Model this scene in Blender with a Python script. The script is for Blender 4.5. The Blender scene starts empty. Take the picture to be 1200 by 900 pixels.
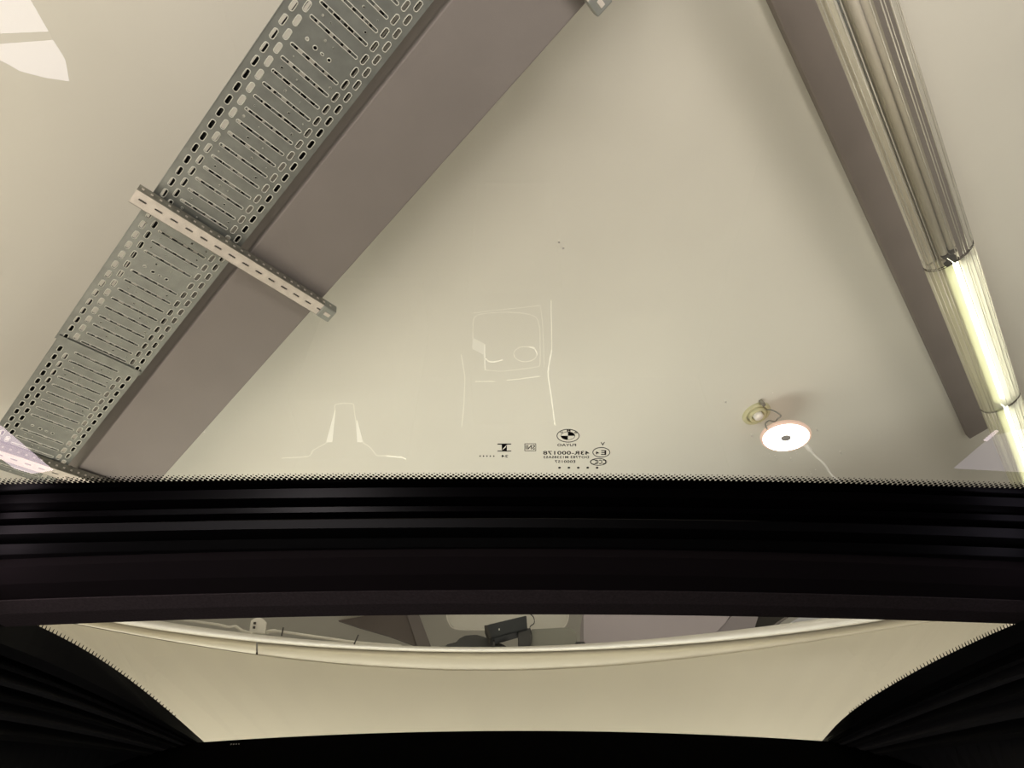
import bpy, bmesh, math, random
import numpy as np
from mathutils import Vector, Matrix
random.seed(4)
S = bpy.context.scene
COL = S.collection
# ---------------- camera
TH = math.radians(48); c_, s_ = math.cos(TH), math.sin(TH)
FPX = 700.0
Z0 = 1.15
cd = bpy.data.cameras.new('camera'); cam = bpy.data.objects.new('camera', cd); COL.objects.link(cam)
cam.location = (0, 0, Z0); cam.rotation_euler = (math.pi/2 + TH, 0, 0)
cd.sensor_width = 36; cd.lens = FPX/1200*36; cd.clip_start = 0.01
S.camera = cam
# ---------------- world, lights, exposure
w = bpy.data.worlds.new('world'); S.world = w; w.use_nodes = True
w.node_tree.nodes['Background'].inputs[0].default_value = (1.0, 0.91, 0.80, 1)
w.node_tree.nodes['Background'].inputs[1].default_value = 0.33
def area(name, loc, target, sx, sy, power, color):
    l = bpy.data.lights.new(name, 'AREA'); l.shape = 'RECTANGLE'; l.size = sx; l.size_y = sy
    l.energy = power; l.color = color
    o = bpy.data.objects.new(name, l); COL.objects.link(o); o.location = loc
    zz = (Vector(loc)-Vector(target)).normalized(); xx = (Vector((1, 0, 0))-zz*zz.x).normalized(); yy = zz.cross(xx)
    o.rotation_euler = Matrix((xx, yy, zz)).transposed().to_euler()
    return o
area('fill_left', (-2.1, 0.3, 0.7), (-1.5, 0.7, 3.2), 1.4, 2.8, 31, (1, .86, .74))  # unseen fills added around the car, lighting the ceiling from below
area('fill_right', (2.1, -0.2, 0.7), (1.5, .2, 3.2), 1.6, 2.8, 18, (1, .88, .82))
area('fill_rear', (0.15, 2.1, 0.1), (0.15, 1.3, 3.0), 2.2, 0.6, 21, (1, 1.0, .95))
area('fill_behind', (0.2, -1.5, 1.2), (0.2, -.2, 3.0), 2.6, 0.8, 76, (1, .90, .84))
area('fill_wall', (-.1, 1.95, 1.0), (-.1, 2.8, 1.45), 2.6, 0.3, 19, (1, .96, .88))  # added fill, out of view, brightens the curved rear wall
area('cabin_fill', (-.62, -.3, Z0-.2), (-.1, .75, Z0+.35), .2, .2, 3.0, (1, .9, .9))  # added fill inside the cabin, brightens headliner and side trims
S.view_settings.view_transform = 'Standard'; S.view_settings.look = 'None'
S.view_settings.gamma = 1; S.view_settings.use_curve_mapping = False
S.view_settings.exposure = 0.0

# ---------------- projection helpers (positions measured on the photo, turned into points in the place)
def ray(px, py): 
    u, v = (px-600)/FPX, (450-py)/FPX
    return Vector((u, c_-s_*v, s_+c_*v))
CAM = Vector((0, 0, Z0))
def at_z(px, py, z): r = ray(px, py); return CAM + r*(z/r.z)           # z above camera
def at_y(px, py, y): r = ray(px, py); return CAM + r*(y/r.y)
def at_x(px, py, x): r = ray(px, py); return CAM + r*(x/r.x)
def at_rho(px, py, rho): r = ray(px, py); return CAM + r*(rho/math.hypot(r.x, r.y))
d1 = ray(-800, 1670).normalized(); d2 = ray(1372, 1032).normalized()
N = d1.cross(d2).normalized()
if N.z < 0: N = -N
e2 = N.cross(d1); g2 = N.cross(d2)
def at_n(px, py, D): r = ray(px, py); return CAM + r*(D/r.dot(N))
def fr(a, b, D, dx, dy): return CAM + dx*a + dy*b + N*D
def frame(dx, dy, a, b, D):
    M = Matrix.Identity(4)
    for i, v in enumerate((dx, dy, N)):
        for k in range(3): M[k][i] = v[k]
    M.translation = fr(a, b, D, dx, dy); return M
GZ = 0.45                                           # roof glass above the camera
def refl(px, py, zb):                               # where a thing lies whose mirror image in the roof glass is at this pixel
    r = ray(px, py); t = (2*GZ - zb)/r.z
    p = r*t; return Vector((p.x, p.y, zb + Z0))
def refl_x(px, py, x):
    r = ray(px, py); p = r*(x/r.x); return Vector((p.x, p.y, 2*GZ - p.z + Z0))

# ---------------- materials
def mat(name, col, rough=.5, metal=0, emit=None, es=0, noise=0, nscale=8, coat=0, bump=0, spec=.5):
    m = bpy.data.materials.new(name); m.use_nodes = True
    nt = m.node_tree; b = nt.nodes['Principled BSDF']
    b.inputs['Base Color'].default_value = (*col, 1); b.inputs['Roughness'].default_value = rough
    b.inputs['Metallic'].default_value = metal; b.inputs['Specular IOR Level'].default_value = spec
    if coat: b.inputs['Coat Weight'].default_value = coat; b.inputs['Coat Roughness'].default_value = .05
    if emit: b.inputs['Emission Color'].default_value = (*emit, 1); b.inputs['Emission Strength'].default_value = es
    if noise or bump:
        tc = nt.nodes.new('ShaderNodeTexCoord'); n = nt.nodes.new('ShaderNodeTexNoise')
        n.inputs['Scale'].default_value = nscale; n.inputs['Detail'].default_value = 6
        nt.links.new(tc.outputs['Object'], n.inputs['Vector'])
        if noise:
            mr = nt.nodes.new('ShaderNodeMapRange')
            mr.inputs[1].default_value = .3; mr.inputs[2].default_value = .7
            mr.inputs[3].default_value = 1-noise; mr.inputs[4].default_value = 1+noise
            nt.links.new(n.outputs[0], mr.inputs[0])
            mx = nt.nodes.new('ShaderNodeVectorMath'); mx.operation = 'SCALE'
            mx.inputs[0].default_value = col; nt.links.new(mr.outputs[0], mx.inputs['Scale'])
            nt.links.new(mx.outputs[0], b.inputs['Base Color'])
        if bump:
            bp = nt.nodes.new('ShaderNodeBump'); bp.inputs['Strength'].default_value = bump
            bp.inputs['Distance'].default_value = .002
            nt.links.new(n.outputs[0], bp.inputs['Height']); nt.links.new(bp.outputs[0], b.inputs['Normal'])
    return m
def glassmat(name, tint, refl_amt, rough=0.0, ior=1.5, gcol=(1, 1, 1), haze=0):
    m = bpy.data.materials.new(name); m.use_nodes = True; nt = m.node_tree
    nt.nodes.remove(nt.nodes['Principled BSDF']); out = nt.nodes['Material Output']
    t = nt.nodes.new('ShaderNodeBsdfTransparent'); t.inputs[0].default_value = (*tint, 1)
    g = nt.nodes.new('ShaderNodeBsdfGlossy'); g.inputs['Roughness'].default_value = rough
    g.inputs[0].default_value = (*gcol, 1)
    lw = nt.nodes.new('ShaderNodeLayerWeight'); lw.inputs['Blend'].default_value = .5
    pw = nt.nodes.new('ShaderNodeMath'); pw.operation = 'POWER'; pw.inputs[1].default_value = 4
    nt.links.new(lw.outputs['Facing'], pw.inputs[0])
    ad = nt.nodes.new('ShaderNodeMath'); ad.operation = 'MULTIPLY_ADD'
    ad.inputs[1].default_value = 1-refl_amt; ad.inputs[2].default_value = refl_amt
    nt.links.new(pw.outputs[0], ad.inputs[0])
    mx = nt.nodes.new('ShaderNodeMixShader')
    nt.links.new(ad.outputs[0], mx.inputs[0]); nt.links.new(t.outputs[0], mx.inputs[1]); nt.links.new(g.outputs[0], mx.inputs[2])
    if haze:
        tl = nt.nodes.new('ShaderNodeBsdfTranslucent'); tl.inputs[0].default_value = (.9, .88, .75, 1)
        m2 = nt.nodes.new('ShaderNodeMixShader'); m2.inputs[0].default_value = haze
        nt.links.new(mx.outputs[0], m2.inputs[1]); nt.links.new(tl.outputs[0], m2.inputs[2]); mx = m2
    nt.links.new(mx.outputs[0], out.inputs[0]); return m
def emis(name, col, st):
    m = bpy.data.materials.new(name); m.use_nodes = True; nt = m.node_tree
    nt.nodes.remove(nt.nodes['Principled BSDF']); e = nt.nodes.new('ShaderNodeEmission')
    e.inputs[0].default_value = (*col, 1); e.inputs[1].default_value = st
    nt.links.new(e.outputs[0], nt.nodes['Material Output'].inputs[0]); return m
M = dict(
 ceil=mat('ceiling_paint', (.755, .735, .66), .75, noise=.03, nscale=1.3, bump=.1),
 wall=mat('cream_wall_paint', (.84, .79, .65), .45, noise=.03, nscale=2),
 beam=mat('beam_paint', (.27, .242, .232), .55, noise=.05, nscale=4),
 beam2=mat('beam_paint_dark', (.22, .19, .175), .5, noise=.08, nscale=3),
 zinc=mat('galvanised_steel', (.34, .355, .335), .42, .55, noise=.12, nscale=25),
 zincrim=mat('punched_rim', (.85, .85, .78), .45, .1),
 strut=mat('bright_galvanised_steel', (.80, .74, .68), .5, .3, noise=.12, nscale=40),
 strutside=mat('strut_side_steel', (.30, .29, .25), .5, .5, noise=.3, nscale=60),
 cable=mat('black_cable', (.012, .012, .012), .5),
 cableg=mat('grey_cable', (.12, .115, .10), .5),
 black=mat('black_enamel', (.002, .002, .002), .25, spec=.3),
 blackm=mat('black_matt', (.002, .002, .002), .9, spec=0),
 gloss=mat('black_gloss_trim', (.003, .0025, .003), .3, spec=.10),
 seal=mat('black_rubber', (.004, .004, .004), .5, spec=.3),
 head=mat('headliner_fabric', (.10, .081, .081), .9, noise=.15, nscale=300, spec=.1),
 head2=mat('headliner_edge_fabric', (.022, .017, .018), .9, spec=.1),
 pillar=mat('pillar_trim_plastic', (.010, .010, .010), .55, spec=.35),
 pillar2=mat('pillar_trim_ridge', (.035, .035, .035), .5, spec=.4),
 glass=glassmat('roof_glass', (.93, .95, .91), .075),
 glass2=glassmat('rear_roof_glass', (.88, .90, .86), .06),
 cover=glassmat('clear_prismatic_plastic', (.86, .85, .80), .16, .25),
 coverlit=glassmat('frosted_lit_cover', (.88, .87, .80), .14, .2, haze=.34),
 tubeoff=mat('unlit_tube', (.70, .66, .58), .4),
 tubeon=emis('lit_tube', (.95, .93, .48), 1.15),
 tubeon2=emis('lit_tube_white', (1, .98, .85), 14.0),
 refl=mat('reflector_white', (.62, .58, .50), .3, .2),
 chrome=mat('polished_metal', (.8, .76, .68), .12, 1),
 dark=mat('dark_gap', (.05, .045, .038), .6),
 rib=mat('clear_rib', (.72, .69, .60), .10, .35, spec=.9),
 lamp=emis('lamp_face', (1, .95, .86), 9.0),
 lamprim=mat('lamp_rim_plastic', (.85, .62, .54), .35, emit=(1, .7, .55), es=.25),
 lampdot=mat('lamp_sensor', (.35, .33, .33), .4),
 ivory=mat('ivory_plastic', (.62, .60, .38), .4),
 white=mat('white_plastic', (.95, .93, .88), .35),
 bead=mat('white_painted_rim', (.86, .83, .75), .35),
 groove=mat('panel_gap', (.10, .075, .05), .8),
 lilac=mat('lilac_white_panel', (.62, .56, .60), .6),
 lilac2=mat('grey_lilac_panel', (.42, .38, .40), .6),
 grey=mat('grey_box_plastic', (.30, .30, .26), .6),
 dgrey=mat('dark_grey_plastic', (.07, .07, .07), .5),
 cctv=mat('black_camera_body', (.025, .03, .035), .35),
 floor=mat('concrete_floor', (.45, .42, .36), .7, noise=.15, nscale=3),
 cabin=mat('cabin_plastic', (.006, .006, .006), .7, spec=.2),
 paneA=emis('side_window_light', (1, .93, .98), 3.8),
 paneB=emis('side_window_light_lilac', (1, .80, .90), 3.6),
 paneC=emis('side_window_light_dim', (.9, .8, 1), .9),
 ambient=emis('added_trim_glow', (1, .97, .85), 2.5),  # glow added to cabin trim so its mirrored lines show bright
 added_glow2=emis('added_trim_glow_soft', (1, .97, .85), 1.3),
 added_glow3=emis('added_trim_glow_strong', (1, .97, .85), 3.6),
 ink=mat('ceramic_print', (.012, .012, .010), .6, spec=.1),
)
# ---------------- object helpers
def link(o, parent=None):
    COL.objects.link(o)
    if parent: o.parent = parent
    return o
def thing(name, label, cat, M4=None, group=None):
    o = bpy.data.objects.new(name, None); COL.objects.link(o)
    o.empty_display_size = .05
    if M4 is not None: o.matrix_world = M4
    o['label'] = label; o['category'] = cat
    if group: o['group'] = group
    return o
def tag(o, label, cat, group=None):
    o['label'] = label; o['category'] = cat
    if group: o['group'] = group
    return o
def struct(o): o['kind'] = 'structure'; return o
def stuff(o): o['kind'] = 'stuff'; return o
def obj(name, bm, m, parent=None, smooth=False):
    me = bpy.data.meshes.new(name)
    if smooth:
        for f in bm.faces: f.smooth = True
    bm.normal_update(); bm.to_mesh(me); bm.free()
    for mm in (m if isinstance(m, (list, tuple)) else [m]): me.materials.append(mm)
    return link(bpy.data.objects.new(name, me), parent)
def bx(bm, x0, x1, y0, y1, z0, z1, bev=0):
    vs = [bm.verts.new(p) for p in ((x0,y0,z0),(x1,y0,z0),(x1,y1,z0),(x0,y1,z0),(x0,y0,z1),(x1,y0,z1),(x1,y1,z1),(x0,y1,z1))]
    fs = [bm.faces.new([vs[i] for i in q]) for q in ((3,2,1,0),(4,5,6,7),(0,1,5,4),(1,2,6,5),(2,3,7,6),(3,0,4,7))]
    if bev:
        es = list({e for f in fs for e in f.edges})
        bmesh.ops.bevel(bm, geom=es, offset=bev, segments=2, affect='EDGES', profile=.5)
    return bm
def box(name, m, parent, *a, bev=0): return obj(name, bx(bmesh.new(), *a, bev=bev), m, parent)
def tube(bm, pts, r, n=8, closed=False):
    pts = [Vector(p) for p in pts]; rings = []
    L = len(pts)
    for i, p in enumerate(pts):
        if closed: t = pts[(i+1) % L] - pts[i-1]
        else: t = pts[min(i+1, L-1)] - pts[max(i-1, 0)]
        t.normalize()
        a = t.cross(Vector((0, 0, 1)))
        if a.length < 1e-3: a = t.cross(Vector((1, 0, 0)))
        a.normalize(); b = t.cross(a)
        rr = r[i] if isinstance(r, (list, tuple)) else r
        rings.append([bm.verts.new(p + (a*math.cos(k*2*math.pi/n) + b*math.sin(k*2*math.pi/n))*rr) for k in range(n)])
    for i in range(L if closed else L-1):
        A, B = rings[i], rings[(i+1) % L]
        for k in range(n): bm.faces.new((A[k], A[(k+1) % n], B[(k+1) % n], B[k]))
    if not closed: bm.faces.new(rings[0][::-1]); bm.faces.new(rings[-1])
    return bm
def smooth_pts(pts, k=6):
    pts = [Vector(p) for p in pts]; out = []
    for i in range(len(pts)-1):
        p0 = pts[max(i-1, 0)]; p1 = pts[i]; p2 = pts[i+1]; p3 = pts[min(i+2, len(pts)-1)]
        for j in range(k):
            t = j/k
            out.append(.5*((2*p1)+(p2-p0)*t+(2*p0-5*p1+4*p2-p3)*t*t+(3*p1-p0-3*p2+p3)*t**3))
    out.append(pts[-1]); return out
def loft(bm, curves, mi=0):
    rows = [[bm.verts.new(p) for p in cv] for cv in curves]
    for A, B in zip(rows[:-1], rows[1:]):
        for i in range(len(A)-1):
            f = bm.faces.new((A[i], A[i+1], B[i+1], B[i])); f.material_index = mi
    return rows
def closed_loft(bm, curves):                        # a solid bar: curves run round the section
    rows = loft(bm, curves + []); n = len(rows)
    A, B = rows[-1], rows[0]
    for i in range(len(A)-1): bm.faces.new((A[i], A[i+1], B[i+1], B[i]))
    bm.faces.new([r[0] for r in rows]); bm.faces.new([r[-1] for r in rows][::-1])
    bmesh.ops.recalc_face_normals(bm, faces=bm.faces)
    return bm
def prism_pts(bm, front, off):
    a = [bm.verts.new(p) for p in front]; b = [bm.verts.new(Vector(p)+off) for p in front]
    n = len(a); bm.faces.new(a); bm.faces.new(b[::-1])
    for i in range(n): bm.faces.new((a[i], b[i], b[(i+1) % n], a[(i+1) % n]))
    bmesh.ops.recalc_face_normals(bm, faces=bm.faces)
    return bm
def px_prism(name, m, parent, poly, rho, depth):
    bm = bmesh.new(); prism_pts(bm, [at_y(x, y, rho) for x, y in poly], Vector((0, depth, 0)))
    return obj(name, bm, m, parent)
def cyl(bm, r0, r1, z0, z1, n=32, cx=0, cy=0, cap=True):
    A = [bm.verts.new((cx+r0*math.cos(k*2*math.pi/n), cy+r0*math.sin(k*2*math.pi/n), z0)) for k in range(n)]
    B = [bm.verts.new((cx+r1*math.cos(k*2*math.pi/n), cy+r1*math.sin(k*2*math.pi/n), z1)) for k in range(n)]
    for k in range(n): bm.faces.new((A[k], A[(k+1) % n], B[(k+1) % n], B[k]))
    if cap: bm.faces.new(A[::-1]); bm.faces.new(B)
    return bm
def lathe(bm, prof, n=40):
    rings = [[bm.verts.new((r*math.cos(k*2*math.pi/n), r*math.sin(k*2*math.pi/n), z)) for k in range(n)] for r, z in prof]
    for A, B in zip(rings[:-1], rings[1:]):
        for k in range(n): bm.faces.new((A[k], A[(k+1) % n], B[(k+1) % n], B[k]))
    bmesh.ops.recalc_face_normals(bm, faces=bm.faces)
    return bm
def curve_y(knots, xs, deg=4):
    kx = np.array([k[0] for k in knots], float); ky = np.array([k[1] for k in knots], float)
    co = np.polyfit((kx-600)/600, ky, deg); return [float(np.polyval(co, (x-600)/600)) for x in xs]

# ================= SETTING =================
DC, DT = 1.86, 1.6                                   # ceiling and tray planes, measured along the ceiling's normal
bm = bmesh.new()
bx(bm, -5, 5, -5, 5.2, 0, .12)
o = struct(obj('ceiling', bm, M['ceil'])); o.matrix_world = frame(d1, e2, 0, 0, DC)
o = struct(box('floor', M['floor'], None, -4, 4, -3.5, 5, -.06, 0))

def beam(name, m, dx, dy, a0, a1, b0, b1, Dbot, label):
    b = bmesh.new(); bx(b, a0, a1, b0, b1, 0, DC-Dbot, bev=.004)
    o = obj(name, b, m); o.matrix_world = frame(dx, dy, 0, 0, Dbot); tag(o, label, 'beam'); return o
beam('ceiling_beam', M['beam'], d1, e2, -1.2, 2.7, -.321*DT, -.175*DT, DT,
     'wide grey painted ceiling beam beside the perforated cable tray')
b2D = 1.825
beam('ceiling_beam', M['beam2'], d2, g2, -1.0, 3.82, -.508*b2D, -.350*b2D, b2D,
     'dark brown grey ceiling beam behind the tube light row at right')

# curved rear wall seen through the rear pane
XS = [-100 + 25*i for i in range(57)]
top_k = [(150,722),(215,731),(310,745),(415,753.5),(500,757.5),(620,757),(700,754),(780,746.5),(860,738.5),(950,727),(1050,712)]
mid_k = [(150,730),(200,740),(310,751.5),(415,758),(500,761),(600,762),(700,760),(800,754),(870,746),(960,735.5),(1050,723)]
low_k = [(150,737),(220,747.5),(310,757),(415,763.5),(600,767.5),(700,765.5),(800,760),(880,752),(1000,737),(1080,724)]
seam_k = [(95,733),(205,752),(310,769),(450,782),(600,785),(740,779),(900,758.5),(1040,738),(1120,724)]
top_y = curve_y(top_k, XS); mid_y = curve_y(mid_k, XS); low_y = curve_y(low_k, XS); seam_y = curve_y(seam_k, XS)
RIMZ = 1.2
rho = []
for x, y in zip(XS, top_y):
    r = ray(x, y); rho.append(RIMZ/r.z*math.hypot(r.x, r.y))
def wcurve(ys, off): return [at_rho(x, y, q+off) for x, y, q in zip(XS, ys, rho)]
ledge_back = [p + Vector((0, .16, 0)) for p in wcurve(top_y, 0)]
bm = bmesh.new()
mid2 = [.5*(a+b) for a, b in zip(top_y, mid_y)]
loft(bm, [ledge_back, wcurve(top_y, 0), wcurve([a+.8 for a in top_y], -.02), wcurve(mid2, -.035), wcurve(mid_y, -.03), wcurve([a+1 for a in mid_y], 0), wcurve([a+2 for a in mid_y], .03)])
trim = struct(obj('trim_1', bm, M['bead'], None, True))
bm = bmesh.new()
gi = 16
def seg_loft(i0, i1):
    b = bmesh.new()
    loft(b, [[cv[i] for i in range(i0, i1)] for cv in (wcurve([a-.5 for a in mid_y], .06), wcurve([a+1.0 for a in mid_y], .032), wcurve(low_y, .03), wcurve([a+2 for a in low_y], .005), wcurve([a+.5*(b_-a) for a, b_ in zip(low_y, seam_y)], 0),
              wcurve([a-.6 for a in seam_y], 0), wcurve([a-.3 for a in seam_y], .012))])
    return b
IX = min(range(len(XS)), key=lambda i: abs(XS[i]-312))
struct(obj('trim_2', seg_loft(0, IX+1), M['wall'], None, True))
o = struct(obj('trim_3', seg_loft(IX, len(XS)), M['wall'], None, True)); o.location = (.006, .006, 0)
bm = bmesh.new()
low = wcurve([a+.45 for a in seam_y], 0); inn = wcurve([a+.2 for a in seam_y], .012)
b900 = wcurve([905]*len(XS), 0); flo = [Vector((p.x, p.y, 0)) for p in b900]
loft(bm, [inn, low, b900, flo])
struct(obj('wall_back', bm, M['wall'], None, True))
bm = bmesh.new()
loft(bm, [wcurve([a-3 for a in seam_y], .014), wcurve([a+3 for a in seam_y], .014)])
struct(obj('trim_4', bm, M['groove'], None))
# ================= CABLE TRAY =================
PITCH = .0236*DT
TW0, TW1 = -.157*DT, -.0125*DT                       # right and left edges (b)
TW = TW1-TW0
def obround(cx, cy, lx, ly, n=16):
    out = []
    for k in range(n):
        a = (k+.5)*2*math.pi/n if False else k*2*math.pi/n
        ca, sa = math.cos(a), math.sin(a)
        if lx >= ly: out.append((cx + (lx-ly)*(1 if ca > 1e-6 else -1 if ca < -1e-6 else 0) + ly*ca, cy + ly*sa))
        else: out.append((cx + lx*ca, cy + (ly-lx)*(1 if sa > 1e-6 else -1 if sa < -1e-6 else 0) + lx*sa))
    return out
def cell(bm, x0, x1, y0, y1, cx, cy, lx, ly, z=0, rim=.0022, n=16, rimdepth=.002):
    outer = []
    for k in range(n):
        a = k*2*math.pi/n; ca, sa = math.cos(a), math.sin(a)
        q = max(abs(ca), abs(sa)); u, v = ca/q, sa/q
        outer.append(((x0+x1)/2+u*(x1-x0)/2, (y0+y1)/2+v*(y1-y0)/2))
    r1 = obround(cx, cy, lx+rim, ly+rim, n); r2 = obround(cx, cy, lx+rim*.45, ly+rim*.45, n); r3 = obround(cx, cy, lx, ly, n)
    V = lambda L, zz: [bm.verts.new((x, y, zz)) for x, y in L]
    A = V(outer, z); B = V(r1, z); C = V(r2, z-rimdepth); D = V(r3, z-rimdepth*.5); E = V(r3, z+.002)
    for i, (P, Q) in enumerate(((A, B), (B, C), (C, D), (D, E))):
        for k in range(n):
            f = bm.faces.new((P[k], P[(k+1) % n], Q[(k+1) % n], Q[k]))
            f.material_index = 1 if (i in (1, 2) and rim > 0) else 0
def plain(bm, x0, x1, y0, y1, z=0):
    f = bm.faces.new([bm.verts.new(p) for p in ((x0,y0,z),(x1,y0,z),(x1,y1,z),(x0,y1,z))]); f.material_index = 0
def tray_section(a0, a1, blanks, first_slot, w0, w1):
    """pressed tray base: two rows of short slots on each side, long cross slots in the middle"""
    bm = bmesh.new(); W = w1-w0
    n0 = math.ceil((a0+.012-first_slot)/PITCH); n1 = math.floor((a1-.012-first_slot)/PITCH)
    fy = lambda t: w1 - t*W                          # t from the left edge (image) to the right edge
    xs0 = first_slot+(n0-.5)*PITCH; xs1 = first_slot+(n1+.5)*PITCH
    plain(bm, a0, xs0, w0, w1); plain(bm, xs1, a1, w0, w1)
    for k in range(n0, n1+1):
        xc = first_slot+k*PITCH; x0 = xc-PITCH/2; x1 = xc+PITCH/2
        plain(bm, x0, x1, fy(.035), w1); plain(bm, x0, x1, w0, fy(.975))
        for t0, t1, sh in ((.035, .125, 0), (.125, .225, .5), (.795, .885, .5), (.885, .975, 0)):
            yc = (fy(t0)+fy(t1))/2; sx = sh*PITCH
            if sh and k == n0: plain(bm, x0, x0+sx, fy(t1), fy(t0))
            if sh and k == n1: plain(bm, x1-sx if False else x0+sx, x1, fy(t1), fy(t0)); continue
            cell(bm, x0+sx, x1+sx, fy(t1), fy(t0), xc+sx, yc, PITCH*.31, PITCH*.12)
        ym0, ym1 = fy(.795), fy(.225)
        if k in blanks:
            xm = xc
            for j, t in enumerate((.33, .43, .51, .59)):
                y_ = fy(t); cell(bm, x0, x1, fy(t+.04), fy(t-.04), xc+(-.003 if j == 0 else 0), y_, [.0028, .004, .0016, .0035][j], [.0028, .004, .003, .0035][j], rim=.002)
            plain(bm, x0, x1, ym0, fy(.63))
            for ta, tb in ((.225, .29), (.37, .39), (.47, .47), (.55, .55)):
                if tb > ta: plain(bm, x0, x1, fy(tb), fy(ta))
            continue
        # slot strip split in pieces so that bridges show between the openings
        xa = x0+PITCH*.52
        cell(bm, x0, xa, ym0, ym1, x0+PITCH*.26, (ym0+ym1)/2, PITCH*.085, (ym1-ym0)/2-.004)
        # small round holes between the slots
        nh = 4
        for j in range(nh):
            ya = ym0+(ym1-ym0)*j/nh; yb = ym0+(ym1-ym0)*(j+1)/nh
            q = (j*7+k*3) % 4
            if q < 2: rr = .0026 if q == 0 else .0014; cell(bm, xa, x1, ya, yb, (xa+x1)/2, (ya+yb)/2+.006*((k+j) % 3-1), rr, rr, rim=.0006)
            else: plain(bm, xa, x1, ya, yb)
    return bm
def bridges(a0, a1, blanks, first_slot, w0, w1):
    bm = bmesh.new(); W = w1-w0
    n0 = math.ceil((a0+.012-first_slot)/PITCH); n1 = math.floor((a1-.012-first_slot)/PITCH)
    for k in range(n0, n1+1):
        if k in blanks: continue
        xc = first_slot+k*PITCH-PITCH*.24
        y = w0+W*.22
        while y < w0+W*.765:
            L = random.uniform(.006, .018)
            bx(bm, xc-PITCH*.10, xc+PITCH*.10, y, min(y+L, w0+W*.77), .003, .006)
            y += L+random.uniform(.008, .03)
    return bm
def make_tray(a0, a1, blanks, fs, w0, w1, D, label):
    t = thing('cable_tray', label, 'cable tray', frame(d1, e2, 0, 0, D), 'perforated cable tray sections')
    t['group'] = 'perforated cable tray sections'
    obj('perforated_base', tray_section(a0, a1, blanks, fs, w0, w1), [M['zinc'], M['zincrim']], t)
    stuff(obj('slot_bridge', bridges(a0, a1, blanks, fs, w0, w1), M['zinc'], t))
    box('side_flange', M['zinc'], t, a0, a1, w1, w1+.0015, -.001, .06, bev=0)
    box('side_flange', M['zinc'], t, a0, a1, w0-.0015, w0, -.001, .06, bev=0)
    return t
fs = .223*DT + PITCH*.24 - PITCH*0
# blanks: a=.200, .676, .919(joint), 1.133
kb = lambda a: round((a*DT-fs)/PITCH)
blank = {kb(.200)-0, kb(.676), kb(1.133), kb(-.28)}
JA = .902*DT
make_tray(-.95, JA, blank, fs, TW0, TW1, DT, 'long galvanised perforated cable tray section running to the top edge')
fs2 = .936*DT+PITCH*.24
blank2 = {round((1.133*DT-fs2)/PITCH)}
make_tray(JA-.02, 2.05, blank2, fs2, TW0+.004, TW1-.006, DT-.004, 'lower galvanised perforated cable tray section starting at the lap joint')
# cables lying in the tray
for i, (y, r, m) in enumerate(((.02, .008, 'cable'), (.045, .006, 'cableg'), (.066, .009, 'cable'), (.09, .007, 'cable'), (.112, .006, 'cableg'), (.135, .009, 'cable'), (.16, .007, 'cable'), (.182, .006, 'cable'), (.205, .008, 'cable'))):
    bm = bmesh.new()
    pts = [(-.94+k*.19, TW0+y+.005*math.sin(k*1.3+i*2), .0085+r+.0) for k in range(16)]
    tube(bm, smooth_pts(pts, 3), r, 8)
    o = obj('electric_cable', bm, M[m], None, True); o.matrix_world = frame(d1, e2, 0, 0, DT)
    tag(o, ('black' if m == 'cable' else 'grey')+' electric cable lying inside the perforated tray, glimpsed through its slots', 'cable', 'black cables in the tray' if m == 'cable' else 'grey cables in the tray')
# ---------------- strut channels that carry the tray
def make_strut(a, b0, b1, label):
    t = thing('strut_channel', label, 'bracket', frame(d1, e2, a, 0, DT-.008), 'slotted strut channels under the tray')
    w = .041; hh = .030; bm = bmesh.new()
    L = b1-b0; n = 14; p = L/n*.97
    for k in range(n):
        y0 = b1-.004-(k+1)*p; y1 = y0+p
        cell(bm, -w/2, w/2, y0, y1, 0, (y0+y1)/2, .0024, .0095, z=-hh, rim=.0016, rimdepth=.0012)
    plain(bm, -w/2, w/2, b0, b1-.004-n*p, -hh); plain(bm, -w/2, w/2, b1-.004, b1, -hh)
    obj('slotted_face', bm, [M['strut'], M['strut']], t)
    box('slot_shade_block', M['dark'], t, -w/2+.002, w/2-.002, b0+.002, b1-.002, -hh+.003, -.004)  # dark block added behind the slots for the shade inside
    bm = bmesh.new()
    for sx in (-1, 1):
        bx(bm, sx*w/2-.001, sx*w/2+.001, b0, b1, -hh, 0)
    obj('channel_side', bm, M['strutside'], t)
    bm = bmesh.new()
    nb = 26
    for k in range(nb):
        y = b0+(k+.5)*L/nb
        bx(bm, -w/2-.0022, -w/2-.001, y-.003, y+.003, -hh*.62, -hh*.42)
    stuff(obj('side_perforation', bm, M['strut'], t))
    bm = bmesh.new(); bx(bm, -w/2-.002, w/2+.002, b0-.012, b0+.03, -hh-.003, 0.001, bev=.003)
    obj('end_cap', bm, M['zinc'], t)
    bm = bmesh.new(); bx(bm, -.006, .006, b0-.003, b0+.016, -hh-.0055, -hh-.002, bev=.0015); obj('cap_slot', bm, M['strut'], t)
    bm = bmesh.new(); cyl(bm, .008, .008, 0, .04, 16, w/2+.012, TW0-.012); obj('bolt', bm, M['dark'], t)
    return t
make_strut(.556*DT, -.343*DT, .008*DT, 'bright slotted steel strut crossing under tray and beam in mid picture')
make_strut(1.215*DT, -.335*DT, .02*DT, 'slotted steel strut under the lower tray end beside black glass edge')
make_strut(-.125*DT, -.333*DT, .012*DT, 'slotted steel strut at the top edge, only its tip showing')

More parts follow.
